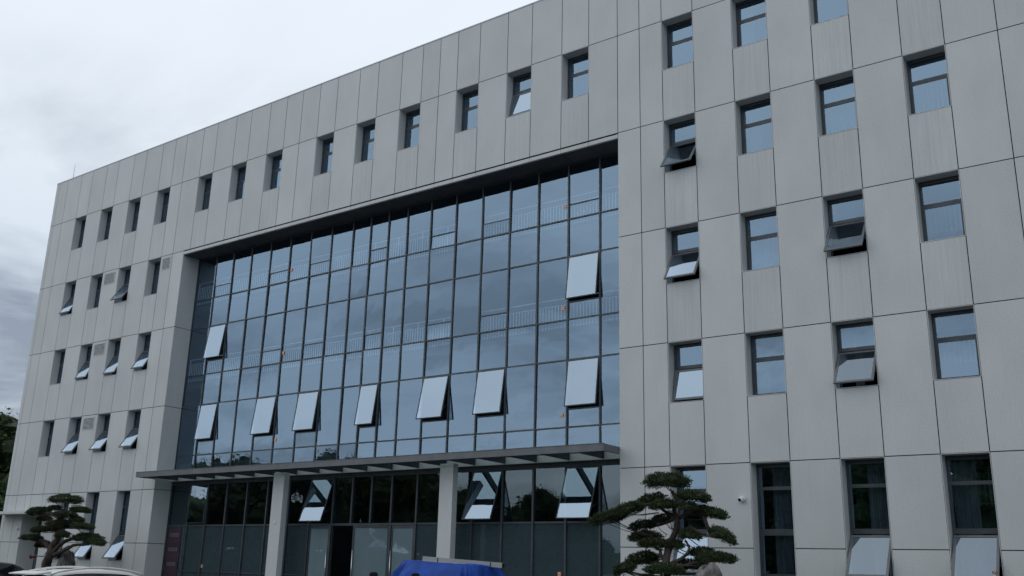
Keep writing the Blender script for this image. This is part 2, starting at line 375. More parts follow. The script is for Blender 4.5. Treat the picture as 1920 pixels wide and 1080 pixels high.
def window(row, xl, xr, zb, zt, open_to=None, blind=False):
    tall = row == 'J1'
    f = MB(); a, b = xl+.014, xr-.014
    frame_bar(f, a, a+.06, zb+.014, zt-.014); frame_bar(f, b-.06, b, zb+.014, zt-.014)
    frame_bar(f, a+.06, b-.06, zt-.115, zt-.014); frame_bar(f, a+.06, b-.06, zb+.014, zb+.065)
    tr = [(zt-.76, zt-.665)] if not tall else [(zt-.72, zt-.63), (2.70, 2.83)]
    for t0, t1 in tr: frame_bar(f, a+.06, b-.06, t0, t1)
    o = f.build('window', M_FRAME, office); reveal(xl, xr, zb, zt, .44, o)
    g = MB(); e = .005
    def pane(z0, z1):
        d = [rnd.uniform(-e, e) for _ in range(3)]
        y = .395
        q = [(a+.06, y+d[0], z0), (b-.06, y+d[1], z0), (b-.06, y+d[2], z1), (a+.06, y+d[0]+d[2]-d[1], z1)]
        g.hexa([q[0], q[3], (q[0][0], q[0][1]+.008, z0), (q[3][0], q[3][1]+.008, z1), q[1], q[2], (q[1][0], q[1][1]+.008, z0), (q[2][0], q[2][1]+.008, z1)])
    pane(tr[0][1], zt-.115)
    if tall: pane(tr[1][1], tr[0][0])
    g.build('pane', M_GLASS, o)
    hz = tr[-1][0]
    if open_to is None:
        mb, P, Lh = sash_mesh(a+.062, b-.062, (.355, hz+.002), (.355, zb+.066), .04)
    else:
        mb, P, Lh = sash_mesh(a+.03, b-.03, (.33, hz-.03), (open_to, zb+.10), .06)
        for xx in (a+.04, b-.04):
            mb.tube([(xx, .40, zb+.32), P(xx, Lh*.62, .05)], .009, 6, 0)
    s = mb.build('sash', [M_GREYMETAL if open_to is not None else M_FRAME, M_SASHGLASS if open_to is not None else M_GLASS], o)
    if open_to is not None: s['label'] = 'top-hung sash swung outwards'
    if blind:
        c = MB(); z1 = zt-.12; z0 = zb+.1; n = 40; w = (b-a-.12)*blind[1]; x0 = a+.06+(b-a-.12)*blind[0]
        for i in range(n):
            xa, xb = x0+w*i/n, x0+w*(i+1)/n
            ya, yb = .62+.03*math.sin(i*1.7), .62+.03*math.sin((i+1)*1.7)
            c.hexa([(xa, ya, z0), (xa, ya, z1), (xa, ya+.004, z0), (xa, ya+.004, z1), (xb, yb, z0), (xb, yb, z1), (xb, yb+.004, z0), (xb, yb+.004, z1)])
        c.build('curtain', M_CURT, o)
    return o
OPEN = {('J4', -47.68): -.14, ('J4', -42.84): -.28, ('J3', -45.27): -.12, ('J3', -42.84): -.12, ('J3', -40.42): -.2,
        ('J2', -45.27): -.26, ('J2', -42.84): -.28, ('J2', -40.42): -.28, ('J1', -45.27): -.35, ('J1', -42.84): -.35, ('J1', -40.42): -.36,
        ('J4', -12.99): -.36, ('J3', -12.99): -.28, ('J3', -8.14): -.35, ('J2', -8.14): -.28, ('J2', -12.99): .17, ('J1', -12.99): -.1,
        ('J1', -8.14): -.35, ('J1', -5.70): -.35, ('J5', -19.25): .14}
CURT = {('J1', -8.14): (.42, .58), ('J1', -5.70): (0, .6), ('J1', -10.58): (.3, .5), ('J4', -8.14): (0, 1), ('J3', -10.58): (0, 1), ('J5', -10.58): (0, .45), ('J4', -10.58): (.1, .4), ('J5', -24.51): (.5, .5), ('J2', -10.58): (.05, .35), ('J2', -8.14): (.3, .25)}
for row, a, b, c, d in WIN: window(row, a, b, c, d, OPEN.get((row, a)), CURT.get((row, a)))

# ------------------------------------------------------------------ great curtain wall
MX = [-36.28, -35.08, -33.82, -32.54, -31.27, -29.99, -28.75, -27.51, -26.52, -25.54, -24.54, -23.33, -22.09, -20.84, -19.59, -18.35, -17.10, -15.85]
CX = [CL] + MX + [AR]
T = [15.17, 13.14, 11.80, 9.61, 8.25, 6.05, 5.22]
YG = .90
cw = MB()   # transoms
cw.box(CL, AR, YG-.03, YG+.08, 5.17, 5.22); cw.box(CL, AR, YG-.03, YG+.08, 15.10, 15.17)
cw.box(CL, CL+.05, YG-.03, YG+.08, 5.22, 15.10); cw.box(AR-.05, AR, YG-.03, YG+.08, 5.22, 15.10)
for z in T[1:-1]: cw.box(CL+.05, AR-.05, YG-.03, YG+.07, z-.024, z+.024)
SASHCOL = [1, 4, 6, 9, 12, 14, 17]     # bay index between CX[i], CX[i+1]
BAR = {0: 13.68, 2: 10.22, 4: 6.64}
OPENC = {(2, 1): .66, (2, 17): .66, (4, 1): .68, (4, 4): .66, (4, 6): .66, (4, 9): .64, (4, 12): .53, (4, 14): .63, (4, 17): .65}
for r_, z in BAR.items():
    for i in SASHCOL: cw.box(CX[i]+.035, CX[i+1]-.035, YG-.018, YG+.06, z-.035, z+.005)
cwo = cw.build('curtain_wall', M_FRAME, office)
for x in MX:
    mb = MB(); mb.box(x-.030, x+.030, YG-.04, YG+.10, 5.18, 15.16); mb.build('mullion', M_FRAME, cwo)
r3 = random.Random(11)
def pane_in(g, x0, x1, z0, z1, y, e=.010):
    d = [r3.uniform(-e, e) for _ in range(3)]; ys = [y+d[0], y+d[1], y+d[2], y+d[0]+d[2]-d[1]]
    q = [(x0, ys[0], z0), (x1, ys[1], z0), (x1, ys[2], z1), (x0, ys[3], z1)]; h = .01
    g.hexa([q[0], q[3], (x0, ys[0]+h, z0), (x0, ys[3]+h, z1), q[1], q[2], (x1, ys[1]+h, z0), (x1, ys[2]+h, z1)])
for i in range(len(CX)-1):
    x0, x1 = CX[i]+.031, CX[i+1]-.031
    for r_ in range(6):
        z1, z0 = T[r_]-.022, T[r_+1]+.022
        if r_ == 0: z1 = 15.10
        nm = 'vision_pane' if r_ in BAR else 'spandrel_pane'
        if i in SASHCOL and r_ in BAR:
            zb = BAR[r_]; g = MB(); pane_in(g, x0, x1, z0, zb-.037, YG); g.build(nm, M_GLASS, cwo)
            if (r_, i) not in OPENC: g = MB(); pane_in(g, x0, x1, zb+.007, z1, YG-.004); g.build('closed_sash', M_GLASS, cwo)
        else: g = MB(); pane_in(g, x0, x1, z0, z1, YG); g.build(nm, M_GLASS, cwo)
for (r_, i), yb in OPENC.items():
    z1 = T[r_]-.03
    mb, P, Lh = sash_mesh(CX[i]+.03, CX[i+1]-.03, (YG-.05, z1), (yb, BAR[r_]+.05), .028, .05)
    for xx in (CX[i]+.06, CX[i+1]-.06): mb.tube([(xx, YG+.02, BAR[r_]+.55), P(xx, Lh*.8, .05)], .01, 6, 0)
    s = mb.build('open_sash', [M_FRAME, M_SASHGLASS], cwo)

# safety railings just inside the glass
def railing(x0, x1, z, y=1.0, h=1.02, post=1.25, bal=.125, low=.80):
    r = MB(); r.tube([(x0, y, z+h), (x1, y, z+h)], .02, 6); r.tube([(x0, y, z+low), (x1, y, z+low)], .014, 5); r.tube([(x0, y, z+.06), (x1, y, z+.06)], .011, 5)
    n = max(1, round((x1-x0)/bal))
    k = max(1, round(post/bal))
    for i in range(n+1):
        x = x0+(x1-x0)*i/n; p = i % k == 0 or i == n
        r.box(x-(.02 if p else .012), x+(.02 if p else .012), y-.012, y+.012, z, z+(h if p else low))
    return r.build('railing', M_WHITE, office)
for z in (12.97, 9.37):
    railing(CL+.1, -22.2, z); railing(-20.9, AR-.05, z)
for row in ('J4', 'J3', 'J2', 'J1'):
    railing(-6.2, -4.2, ZJ[row]-1.15, 1.5, .95)

# ------------------------------------------------------------------ entrance storey: lintel, columns, shopfront, doors
st = MB(); st.box(CL+.002, AR-.002, .72, .845, 4.95, 5.17)
st.build('lintel', M_PANEL, office)
st = MB(); st.box(CL+.002, AR-.002, .85, 1.12, 4.845, 5.165); st.build('canopy_soffit', M_FRAME, office)
for a, b in ((-29.97, -29.36), (-21.58, -21.01)):
    c_ = MB(); c_.box(a, b, -.002, .25, GZ+.19, 4.885); c_.box(a, b, -.002, .25, 4.90, 4.985); c_.box(a+.02, b-.02, .02, .23, 4.88, 4.905); c_.build('column', M_PANEL, office)
shop = MB(); ZT = 3.08
shop.box(CL, AR, YG-.03, YG+.08, 4.78, 4.84)
for a, b in ((CL, -28.75), (-23.33, AR)):
    shop.box(a, b, YG-.03, YG+.07, ZT-.03, ZT+.03)
    shop.box(a, b, YG-.03, YG+.07, 1.20, 1.25); shop.box(a, b, YG-.03, YG+.07, GZ+.19, GZ+.27)
shop.box(-28.75, -23.33, YG-.035, YG+.08, ZT-.05, ZT+.03)
sh = shop.build('shopfront', M_FRAME, office)
GM = [CL+.03] + MX + [AR-.03]
for x in GM:
    low = x < -28.7 or x > -23.4
    mb = MB(); mb.box(x-.034, x+.034, YG-.06, YG+.1, (GZ+.19) if low else ZT+.03, 4.78); mb.build('mullion', M_FRAME, sh)
for x in (-27.55, -26.0, -24.52):
    mb = MB(); mb.box(x-.04, x+.04, YG-.06, YG+.1, GZ+.19, ZT-.05); mb.build('mullion', M_FRAME, sh)
GOPEN = {1: .78, 7: .30, 14: .27, 17: .27}
for i in range(len(GM)-1):
    x0, x1 = GM[i]+.036, GM[i+1]-.036; g = MB()
    if i not in GOPEN: pane_in(g, x0, x1, ZT+.032, 4.78, YG)
    else:
        mb, P, Lh = sash_mesh(x0-.006, x1+.006, (YG-.05, 4.76), (GOPEN[i], ZT+.09), .024, .05)
        for xx in (x0+.03, x1-.03): mb.tube([(xx, YG+.02, ZT+.6), P(xx, Lh*.8, .05)], .01, 6, 0)
        mb.build('open_sash', [M_FRAME, M_SASHGLASS], sh)
    if g.f: g.build('glazing', M_SHOP, sh)
    if x0 < -28.8 or x0 > -23.4:
        g = MB(); pane_in(g, x0, x1, 1.252, ZT-.032, YG); g.build('glazing', M_FILM, sh)
        g = MB(); pane_in(g, x0, x1, GZ+.272, 1.198, YG); g.build('glazing', M_FILM, sh)
def door(x0, x1, hinge, ang, handle, gl=None):
    """leaf between x0 and x1 turning about its hinge edge by ang (+ = outwards)"""
    d = MB(); z0, z1 = GZ+.2, ZT-.06; w = x1-x0; f = .07
    px = x0 if hinge == 'l' else x1
    A = Matrix.Translation((px, YG, 0)) @ Matrix.Rotation(ang, 4, 'Z')
    def bx(a, b, y0, y1, c, e, mi=0):
        a2, b2 = (a, b) if hinge == 'l' else (a-w, b-w); d.box(a2, b2, y0, y1, c, e, mi, A)
    bx(0, f, -.025, .025, z0, z1); bx(w-f, w, -.025, .025, z0, z1); bx(f, w-f, -.025, .025, z0, z0+.12); bx(f, w-f, -.025, .025, z1-.09, z1)
    bx(f, w-f, -.005, .005, z0+.12, z1-.09, 1)
    o = d.build('glass_door', [M_FRAME, gl or M_DOORG], office)
    h = MB(); hx = (w-.05 if handle == 'r' else .05) - (0 if hinge == 'l' else w)
    for s_ in (-1, 1):
        P = [A @ Vector((hx, s_*.07, z)) for z in (.75, 2.15)]; h.tube(P, .018, 8)
        for z in (.9, 2.0): h.tube([A @ Vector((hx, s_*.07, z)), A @ Vector((hx, 0, z))], .01, 6)
    h.build('door_handle', M_CHROME, o); return o
door(-28.70, -27.60, 'l', 0, 'r')
o = door(-27.50, -26.05, 'l', R(92), 'r', M_SHOP); o['label'] = 'glass door leaf standing open inwards'
o = door(-25.95, -24.57, 'r', R(24), 'l'); o['label'] = 'glass door leaf pushed slightly outwards'
door(-24.47, -23.38, 'r', 0, 'l')

# canopy
cn = MB(); cn.box(CL-.06, AR, -.93, -.86, 4.99, 5.20); cn.box(CL-.06, CL+.0, -.86, -.004, 4.99, 5.20); cn.box(AR-.07, AR-.004, -.86, -.004, 4.99, 5.20)
cn.box(CL-.09, AR+.0, -.945, -.855, 5.202, 5.214)
cno = cn.build('canopy', M_GREYMETAL, office)
for x in [CL+.55+1.262*i for i in range(18)]:
    b_ = MB(); w = .045
    b_.hexa([(x-w, -.86, 4.995), (x-w, -.86, 5.19), (x-w, .715, 4.98), (x-w, .715, 5.19), (x+w, -.86, 4.995), (x+w, -.86, 5.19), (x+w, .715, 4.98), (x+w, .715, 5.19)])
    b_.build('bracket', M_FRAME, cno)
g = MB(); g.box(CL-.05, AR-.01, -.85, .86, 5.192, 5.200); g.build('glass_roof', M_CLEAR, cno)

# left service door with slab, light box
sl = MB(); sl.box(-49.95, -45.75, -.75, -.003, 3.60, 3.74); sl.build('door_canopy', M_PANEL, office, .01)
d = MB(); d.box(DOORX[0]+.02, DOORX[1]-.02, .86, .90, GZ+.1, 3.50); dr = d.build('side_door', M_FRAME, office); reveal(DOORX[0], DOORX[1], GZ, 3.55, .95, dr)
d = MB(); d.tube([(-46.6, .80, .95), (-46.6, .80, 1.35)], .015, 6); d.box(-46.62, -46.58, .80, .865, .98, 1.0); d.build('door_handle', M_CHROME, dr)

# vent louvres
def vent(x0, x1, z0, z1):
    v = MB(); v.box(x0, x1, -.018, -.001, z0, z0+.035); v.box(x0, x1, -.018, -.001, z1-.035, z1); v.box(x0, x0+.03, -.018, -.001, z0+.035, z1-.035); v.box(x1-.03, x1, -.018, -.001, z0+.035, z1-.035)
    o = v.build('vent_grille', M_PANEL, office)
    b_ = MB(); b_.box(x0+.03, x1-.03, -.003, -.001, z0+.035, z1-.035); b_.build('vent_shade_sheet', M_GAP, o)  # flat dark sheet standing in for the shade between the slats
    s = MB(); n = 9; h = (z1-z0-.07)/n
    for i in range(n): s.box(x0+.03, x1-.03, -.016, -.006, z0+.035+h*(i+.5), z0+.035+h*(i+.98))
    s.build('louvre', M_PANEL, o)
vent(-44.02, -43.08, 14.69, 15.28); vent(-39.24, -38.60, 14.69, 15.28)
vent(-44.02, -43.08, 11.10, 11.69); vent(-44.02, -43.08, 7.50, 8.09); vent(-44.02, -43.08, 3.72, 4.45)

# orange warning stickers on the panes
def sticker(x, y, z, s=.13, parent=office, tilt=0):
    A = Matrix.Translation((x, y, z)) @ Matrix.Rotation(tilt, 4, 'X')
    k = MB(); k.box(-s/2, s/2, -.004, 0, -s/2, s/2, 0, A)
    c_ = A @ Vector((0, -.006, .01)); ax = A.to_3x3() @ Vector((0, 1, 0))
    k.disc(c_, ax, s*.33, .004, 14, 1)
    k.box(-s*.06, s*.06, -.012, -.009, -s*.2, s*.25, 2, A @ Matrix.Rotation(R(40), 4, 'Y'))
    k.box(-s*.4, s*.4, -.007, -.0045, -s*.46, -s*.34, 1, A)
    return k.build('warning_sticker', [M_ORANGE, M_CREAM, M_BLACK], parent)
ST = [(-17.25, 13.62), (-17.28, 10.03), (-17.3, 6.44), (-17.32, 1.52), (-31.12, 13.62), (-31.15, 10.02), (-31.15, 6.42), (-35.0, 1.45)]
for x, z in ST: sticker(x, YG-.012, z)
sticker(-4.72, -.25, 1.80, .12, tilt=R(32))

# lightning rods
lr = MB(); lr.tube([(-49.0, .2, 21.47), (-49.0, .2, 22.45)], [.014, .006], 6); lr.disc((-49.0, .2, 21.49), (0, 0, 1), .05, .03); lr.build('lightning_rod', M_GREYMETAL, office)

# ------------------------------------------------------------------ wall-mounted things
t = MB(); t.tube([(-10.83, -.003, 3.60), (-10.83, -.06, 3.60)], .085, 18, 0); t.tube([(-10.83, -.06, 3.60), (-10.86, -.15, 3.57)], [.075, .06], 16, 0)
t.disc((-10.862, -.155, 3.568), (-.03, -.09, -.03), .045, .012, 14, 1)
tag(t.build('security_camera', [M_WHITE, M_BLACK]), 'small white round security camera on the grey wall right of the big pine', 'camera')
t = MB(); t.tube([(-48.45, -.003, 2.96), (-48.45, -.03, 2.96)], .075, 16); t.tube([(-48.45, -.03, 2.96), (-48.45, -.09, 2.96), (-48.45, -.115, 2.96)], [.07, .06, .02], 16)
tag(t.build('wall_lamp', M_WHITE), 'small round white wall lamp left of the recessed side door', 'lamp')
t = MB(); t.tube([(-29.68, -.004, 3.12), (-29.68, -.04, 3.12)], .04, 8); t.box(-29.73, -29.63, -.03, -.003, 3.06, 3.15)
tag(t.build('wall_sensor', M_WHITE), 'little white box fixed to the left entrance column', 'sensor')
M_SIGNW = mat('pale_sign_face', (.55, .62, .6), .5)
t = MB(); t.box(-47.65, -46.95, .70, .80, 3.12, 3.46, 0); t.box(-47.68, -46.92, .80, .858, 3.10, 3.48, 1)
tag(t.build('door_sign', [M_SIGNW, M_GREYMETAL]), 'blank pale sign box above the recessed side door at far left', 'sign')

# notice banner in the leftmost shopfront pane
M_PUR = noisy(mat('banner_plum', (.05, .022, .045), .6), (.04, .018, .038), (.06, .027, .052), 2)
M_PURW = mat('banner_white', (.16, .16, .19), .6); M_PURP = mat('banner_pink', (.12, .06, .08), .6)
bn = MB(); x0, x1 = -37.50, -36.62; yb = YG-.035
bn.box(x0, x1, yb, yb+.01, GZ+.5, 3.02, 0)
zz_ = 2.62
rb = random.Random(3)
while zz_ > GZ+.6:
    # heading block of four dense characters, then finer lines
    for k in range(4):
        cx0 = x0+.13+.155*k
        bn.box(cx0, cx0+.13, yb-.004, yb, zz_, zz_+.022, 1); bn.box(cx0, cx0+.13, yb-.004, yb, zz_+.13, zz_+.15, 1)
        bn.box(cx0, cx0+.02, yb-.0035, yb, zz_+.022, zz_+.13, 1); bn.box(cx0+.11, cx0+.13, yb-.0035, yb, zz_+.022, zz_+.13, 1)
        u = rb.choice((.04, .055, .07)); bn.box(cx0+u, cx0+u+.02, yb-.003, yb, zz_+.022, zz_+.13, 1)
        v = rb.choice((.05, .07, .09)); bn.box(cx0+.02, cx0+.11, yb-.0025, yb, zz_+v, zz_+v+.018, 1)
    for q in (.20, .30):
        for a, b in ((.15, .38), (.45, .70)): bn.box(x0+a, x0+b, yb-.004, yb, zz_-q+.1+.0, zz_-q+.115, 2)
    for a in (.06, .76): bn.box(x0+a, x0+a+.03, yb-.004, yb, zz_-.16, zz_-.12, 2)
    zz_ -= .60
tag(bn.build('notice_banner', [M_PUR, M_PURW, M_PURP]), 'tall dark plum banner with rows of white characters on the leftmost entrance pane', 'banner')

# standpipe by the left pine
M_RED = mat('faded_red_paint', (.13, .05, .045), .6)
sp_ = empty('standpipe', (-45.6, -.45, GZ+.14), 'faded red water valve on a thin grey pipe near the left pine', 'valve')
t = MB(); t.tube([(-45.6, -.45, GZ+.14), (-45.6, -.45, 1.6), (-45.55, -.45, 1.68), (-45.2, -.45, 1.68), (-45.2, -.01, 1.68)], .028, 8); t.build('pipe', M_GREYMETAL, sp_)
t = MB(); t.tube([(-45.8, -.55, 1.66), (-45.55, -.45, 1.70)], [.09, .07], 10); t.disc((-45.82, -.56, 1.655), (.25, .1, .04), .11, .03, 12); t.build('valve', M_RED, sp_)

# ------------------------------------------------------------------ cloud-pruned pines
M_BARK = noisy(mat('pine_bark', (.05, .04, .035), .9), (.028, .023, .02), (.085, .07, .06), 7, stretch=(1, 1, .5), bump=.8)
def leafmat(name, c1, c2, sc=2.0):
    M = mat(name, c1, .6, spec=.25); nt = M.node_tree; l = nt.links.new; b = nt.nodes['Principled BSDF']
    tc = N('ShaderNodeTexCoord', nt); n = N('ShaderNodeTexNoise', nt); n.inputs['Scale'].default_value = sc; n.inputs['Detail'].default_value = 3
    g = N('ShaderNodeNewGeometry', nt); ad = N('ShaderNodeMath', nt, operation='ADD'); mu = N('ShaderNodeMath', nt, operation='MULTIPLY'); mu.inputs[1].default_value = .5
    l(tc.outputs['Object'], n.inputs['Vector']); l(g.outputs['Random Per Island'], mu.inputs[0]); l(mu.outputs[0], ad.inputs[0])
    m2 = N('ShaderNodeMath', nt, operation='MULTIPLY'); m2.inputs[1].default_value = .9; l(n.outputs[0], m2.inputs[0]); l(m2.outputs[0], ad.inputs[1])
    r = N('ShaderNodeValToRGB', nt); e = r.color_ramp.elements; e[0].position = .42; e[0].color = (*c1, 1); e[1].position = 1.0; e[1].color = (*c2, 1)
    l(ad.outputs[0], r.inputs[0]); l(r.outputs[0], b.inputs['Base Color'])
    return M
M_NEEDLE = leafmat('podocarpus_leaves', (.014, .027, .012), (.075, .105, .045), 3)
M_LEAF = leafmat('broad_leaves', (.016, .030, .012), (.07, .105, .04), .6)
def pad_mesh(cx, cz, rx, rz, tilt, cy_, rg, dens=1.9, leaf=.062):
    mb = MB(); ca, sa = math.cos(R(tilt)), math.sin(R(tilt)); ry = max(rx*.72, .16)
    def P(u, v, w):   # unit -> world
        x, y, z = u*rx, v*ry, w*rz
        return Vector((cx+x*ca-z*sa, cy_+y, cz+x*sa+z*ca))
    # inner twiggy mass, lumpy
    n0 = len(mb.v); S, Tn = 14, 7
    for i in range(Tn+1):
        ph = -math.pi/2+math.pi*i/Tn
        for k in range(S):
            th = 2*math.pi*k/S; u = Vector((math.cos(ph)*math.cos(th), math.cos(ph)*math.sin(th), math.sin(ph)))
            q = .72*(1+.35*noise.noise(u*2.2+Vector((cx*3, cz*3, 0))))
            mb.v.append(tuple(P(u.x*q, u.y*q, u.z*q*(.9 if u.z > 0 else .55))))
    for i in range(Tn):
        for k in range(S):
            a = n0+i*S+k; b = n0+i*S+(k+1) % S; mb.f.append((a, b, b+S, a+S)); mb.mi.append(0); mb.sm.append(False)
    cnt = int(1500*dens*(rx*ry+rx*rz*1.3)/.25)
    for _ in range(min(cnt, 4200)):
        th = rg.uniform(0, 2*math.pi); w = rg.uniform(-.75, 1); rr = math.sqrt(max(0, 1-w*w))
        lump = 1+.28*noise.noise(Vector((math.cos(th)*rr, math.sin(th)*rr, w))*2.6+Vector((cx*2, cz*5, 3)))
        s_ = rg.uniform(.72, 1.04)*lump
        u = Vector((math.cos(th)*rr*s_, math.sin(th)*rr*s_, w*s_*(1 if w > 0 else .6)))
        p = P(*u)
        nrm = Vector((u.x/rx, u.y/ry, u.z/rz+1.2)).normalized()
        d = (nrm+Vector((rg.uniform(-.7, .7), rg.uniform(-.7, .7), rg.uniform(-.4, .6)))).normalized()
        sd_ = d.orthogonal().normalized(); sd_ = Matrix.Rotation(rg.uniform(0, 6.28), 3, d) @ sd_
        Lf = leaf*rg.uniform(.6, 1.25); wd = Lf*.17
        q = p+d*Lf; mid = p+d*Lf*.5
        n = len(mb.v); mb.v += [tuple(p), tuple(mid+sd_*wd), tuple(q), tuple(mid-sd_*wd)]; mb.f.append((n, n+1, n+2, n+3)); mb.mi.append(0); mb.sm.append(False)
    return mb
def bent_tree(name, base, label, pads, trunk, branches, Y, seed, r0):
    rg = random.Random(seed); root = empty(name, base, label, 'tree', 'cloud-pruned pines in the planting bed')
    tr = MB(); n = len(trunk)
    pts = []
    for i, (x, z) in enumerate(trunk):
        pts.append(Vector((x, Y+.12*math.sin(i*1.3), z)))
    fine = []; rad = []
    for i in range(n-1):
        for k in range(4):
            f = k/4; p = pts[i].lerp(pts[i+1], f); p += Vector((noise.noise(p*3), noise.noise(p*3+Vector((9, 0, 0))), 0))*.035
            fine.append(p); rad.append(r0*(1-.72*(i+f)/(n-1))*(1+.22*noise.noise(p*6)))
    tr.tube([(base[0], Y, base[2])]+fine, [r0*1.25]+rad, 12)
    trunk_o = tr.build('trunk', M_BARK, root)
    pc = []
    for i, p in enumerate(pads):
        x, z, rx, rz, ti = p
        yy = Y+rg.uniform(-.4, .4)*(.4 if i == 0 else 1); k_ = (yy+DIST)/(Y+DIST); x *= k_; z = 1.6+(z-1.6)*k_; pc.append((x, yy, z))
        pad_mesh(x, z, rx*1.08, rz*1.18, ti, yy, rg).build('foliage_pad', M_NEEDLE, root)
    for b_ in branches:
        e = Vector((b_[-1][0], Y, b_[-1][1])); tgt = min(pc, key=lambda q: abs(q[0]-e.x)+2*abs(q[2]-e.z))
        P = []; m_ = len(b_)
        for i in range(m_-1):
            for k in range(3):
                f = (i+k/3)/(m_-1); a = b_[i]; c_ = b_[i+1]
                P.append(Vector((a[0]+(c_[0]-a[0])*k/3, Y+(tgt[1]-Y)*f, a[1]+(c_[1]-a[1])*k/3))+Vector((noise.noise(Vector((a[0]*9+k, f, 0))), 0, noise.noise(Vector((f*7, a[1]*9, 0)))))*.03)
        P.append(Vector((e.x, tgt[1], e.z)))
        br = MB(); br.tube(P, [.055*(1-.65*i/len(P))*(r0/.13) for i in range(len(P))], 8); br.build('branch', M_BARK, root)
    # fine bare twigs and training wires
    for i, (x, yy, z) in enumerate(pc):
        tw = MB()
        for _ in range(4):
            a = Vector((x+rg.uniform(-.2, .2), yy+rg.uniform(-.1, .1), z-.05)); t_ = min(fine, key=lambda q: (q-a).length)
            tw.tube([a, a.lerp(t_, .35)+Vector((0, 0, -.06)), a.lerp(t_, .7)+Vector((0, 0, -.03))], [.006, .009, .012], 5)
        tw.build('twigs', M_BARK, root)
    return root
RP = [(-11.39,3.78,0.53,0.20,0),(-13.11,2.92,0.49,0.14,14),(-12.57,3.09,0.44,0.14,20),(-11.97,3.29,0.31,0.15,25),(-11.68,3.43,0.13,0.07,30),(-11.51,3.22,0.31,0.12,5),(-10.69,3.41,0.40,0.13,-8),(-10.27,3.01,0.40,0.13,-10),(-12.10,2.73,0.31,0.11,8),(-11.55,2.87,0.28,0.11,10),(-12.04,2.46,0.39,0.12,5),(-11.82,2.30,0.33,0.11,0),(-10.78,2.50,0.24,0.13,-5),(-9.97,2.49,0.33,0.14,-28),(-11.19,2.27,0.18,0.11,0),(-12.11,1.91,0.41,0.16,10),(-12.61,1.68,0.28,0.13,20),(-11.52,1.68,0.44,0.12,0),(-10.49,2.09,0.31,0.12,-5),(-10.15,1.97,0.46,0.13,0),(-10.85,1.80,0.39,0.12,0),(-10.84,3.18,0.19,0.10,0)]
RT = [(-11.47,.2),(-11.45,0.80),(-11.43,1.27),(-11.39,1.56),(-11.41,1.87),(-11.41,2.17),(-11.32,2.44),(-11.17,2.68),(-11.11,2.88),(-11.16,3.10),(-11.18,3.35),(-11.33,3.65)]
RB = [[(-11.37,1.83),(-11.09,1.93),(-10.84,2.10),(-10.84,2.27),(-10.94,2.40)],[(-11.14,2.88),(-10.90,3.02),(-10.62,3.04),(-10.33,3.01)],[(-10.51,3.21),(-10.33,2.82),(-10.21,2.53),(-10.00,2.46)],[(-11.21,2.98),(-11.34,3.05),(-11.46,3.18)],[(-11.18,2.93),(-11.46,2.83),(-11.92,2.73)],[(-11.36,2.39),(-11.64,2.39),(-12.04,2.43)],[(-11.51,1.90),(-11.59,2.16),(-11.76,2.26)],[(-11.17,3.22),(-11.48,3.28),(-11.91,3.26),(-12.51,3.09),(-13.05,2.92)],[(-11.17,3.22),(-10.92,3.29),(-10.69,3.39)],[(-11.40,1.85),(-11.77,1.86),(-12.17,1.86)],[(-11.37,1.85),(-10.96,1.80),(-10.42,1.94)],[(-11.40,1.61),(-11.10,1.74),(-10.85,1.79)],[(-11.4,1.5),(-11.9,1.55),(-12.5,1.64)]]
bent_tree('pine_tree', (-11.47, -3.3, GZ+.1), 'large pine with flat foliage pads right of the entrance, one long limb reaching left', RP, RT, RB, -3.3, 21, .13)
LP = [(-39.29,3.92,0.76,0.18,0),(-41.29,3.49,0.52,0.12,10),(-40.06,3.60,0.31,0.09,5),(-40.70,3.18,0.35,0.10,0),(-39.17,3.34,0.52,0.10,-3),(-38.02,3.49,0.48,0.11,-5),(-38.23,3.08,0.33,0.13,0),(-40.85,2.74,0.44,0.10,8),(-39.52,2.92,0.55,0.17,0),(-37.71,2.84,0.48,0.11,-5),(-39.13,2.51,0.31,0.14,0),(-41.49,2.40,0.48,0.11,0),(-40.49,2.11,0.35,0.18,0),(-37.28,2.39,0.66,0.17,0),(-36.67,2.22,0.44,0.14,-3)]
LT = [(-40.0,.1),(-39.95,0.5),(-39.90,0.95),(-39.85,1.36),(-39.68,1.71),(-39.87,2.03),(-39.60,2.38),(-39.60,2.74),(-39.40,3.20),(-39.19,3.66)]
LB = [[(-39.67,1.78),(-39.35,2.10),(-39.01,2.31),(-38.31,2.42),(-37.39,2.35)],[(-39.58,1.71),(-38.84,1.93),(-38.23,2.12),(-37.09,2.17)],[(-39.86,1.99),(-40.29,2.27),(-41.38,2.38)],[(-39.60,2.74),(-40.15,2.74),(-40.91,2.72)],[(-39.40,3.20),(-40.07,3.39),(-41.14,3.47)],[(-39.18,3.38),(-38.75,3.51),(-38.08,3.47)],[(-39.51,2.88),(-38.83,2.84),(-37.91,2.84)],[(-39.8,1.95),(-40.2,2.0),(-40.5,2.1)]]
bent_tree('pine_tree', (-40.0, -3.0, GZ+.1), 'pine with a leaning forked trunk and flat pads at far left near the side door', LP, LT, LB, -3.0, 7, .24)

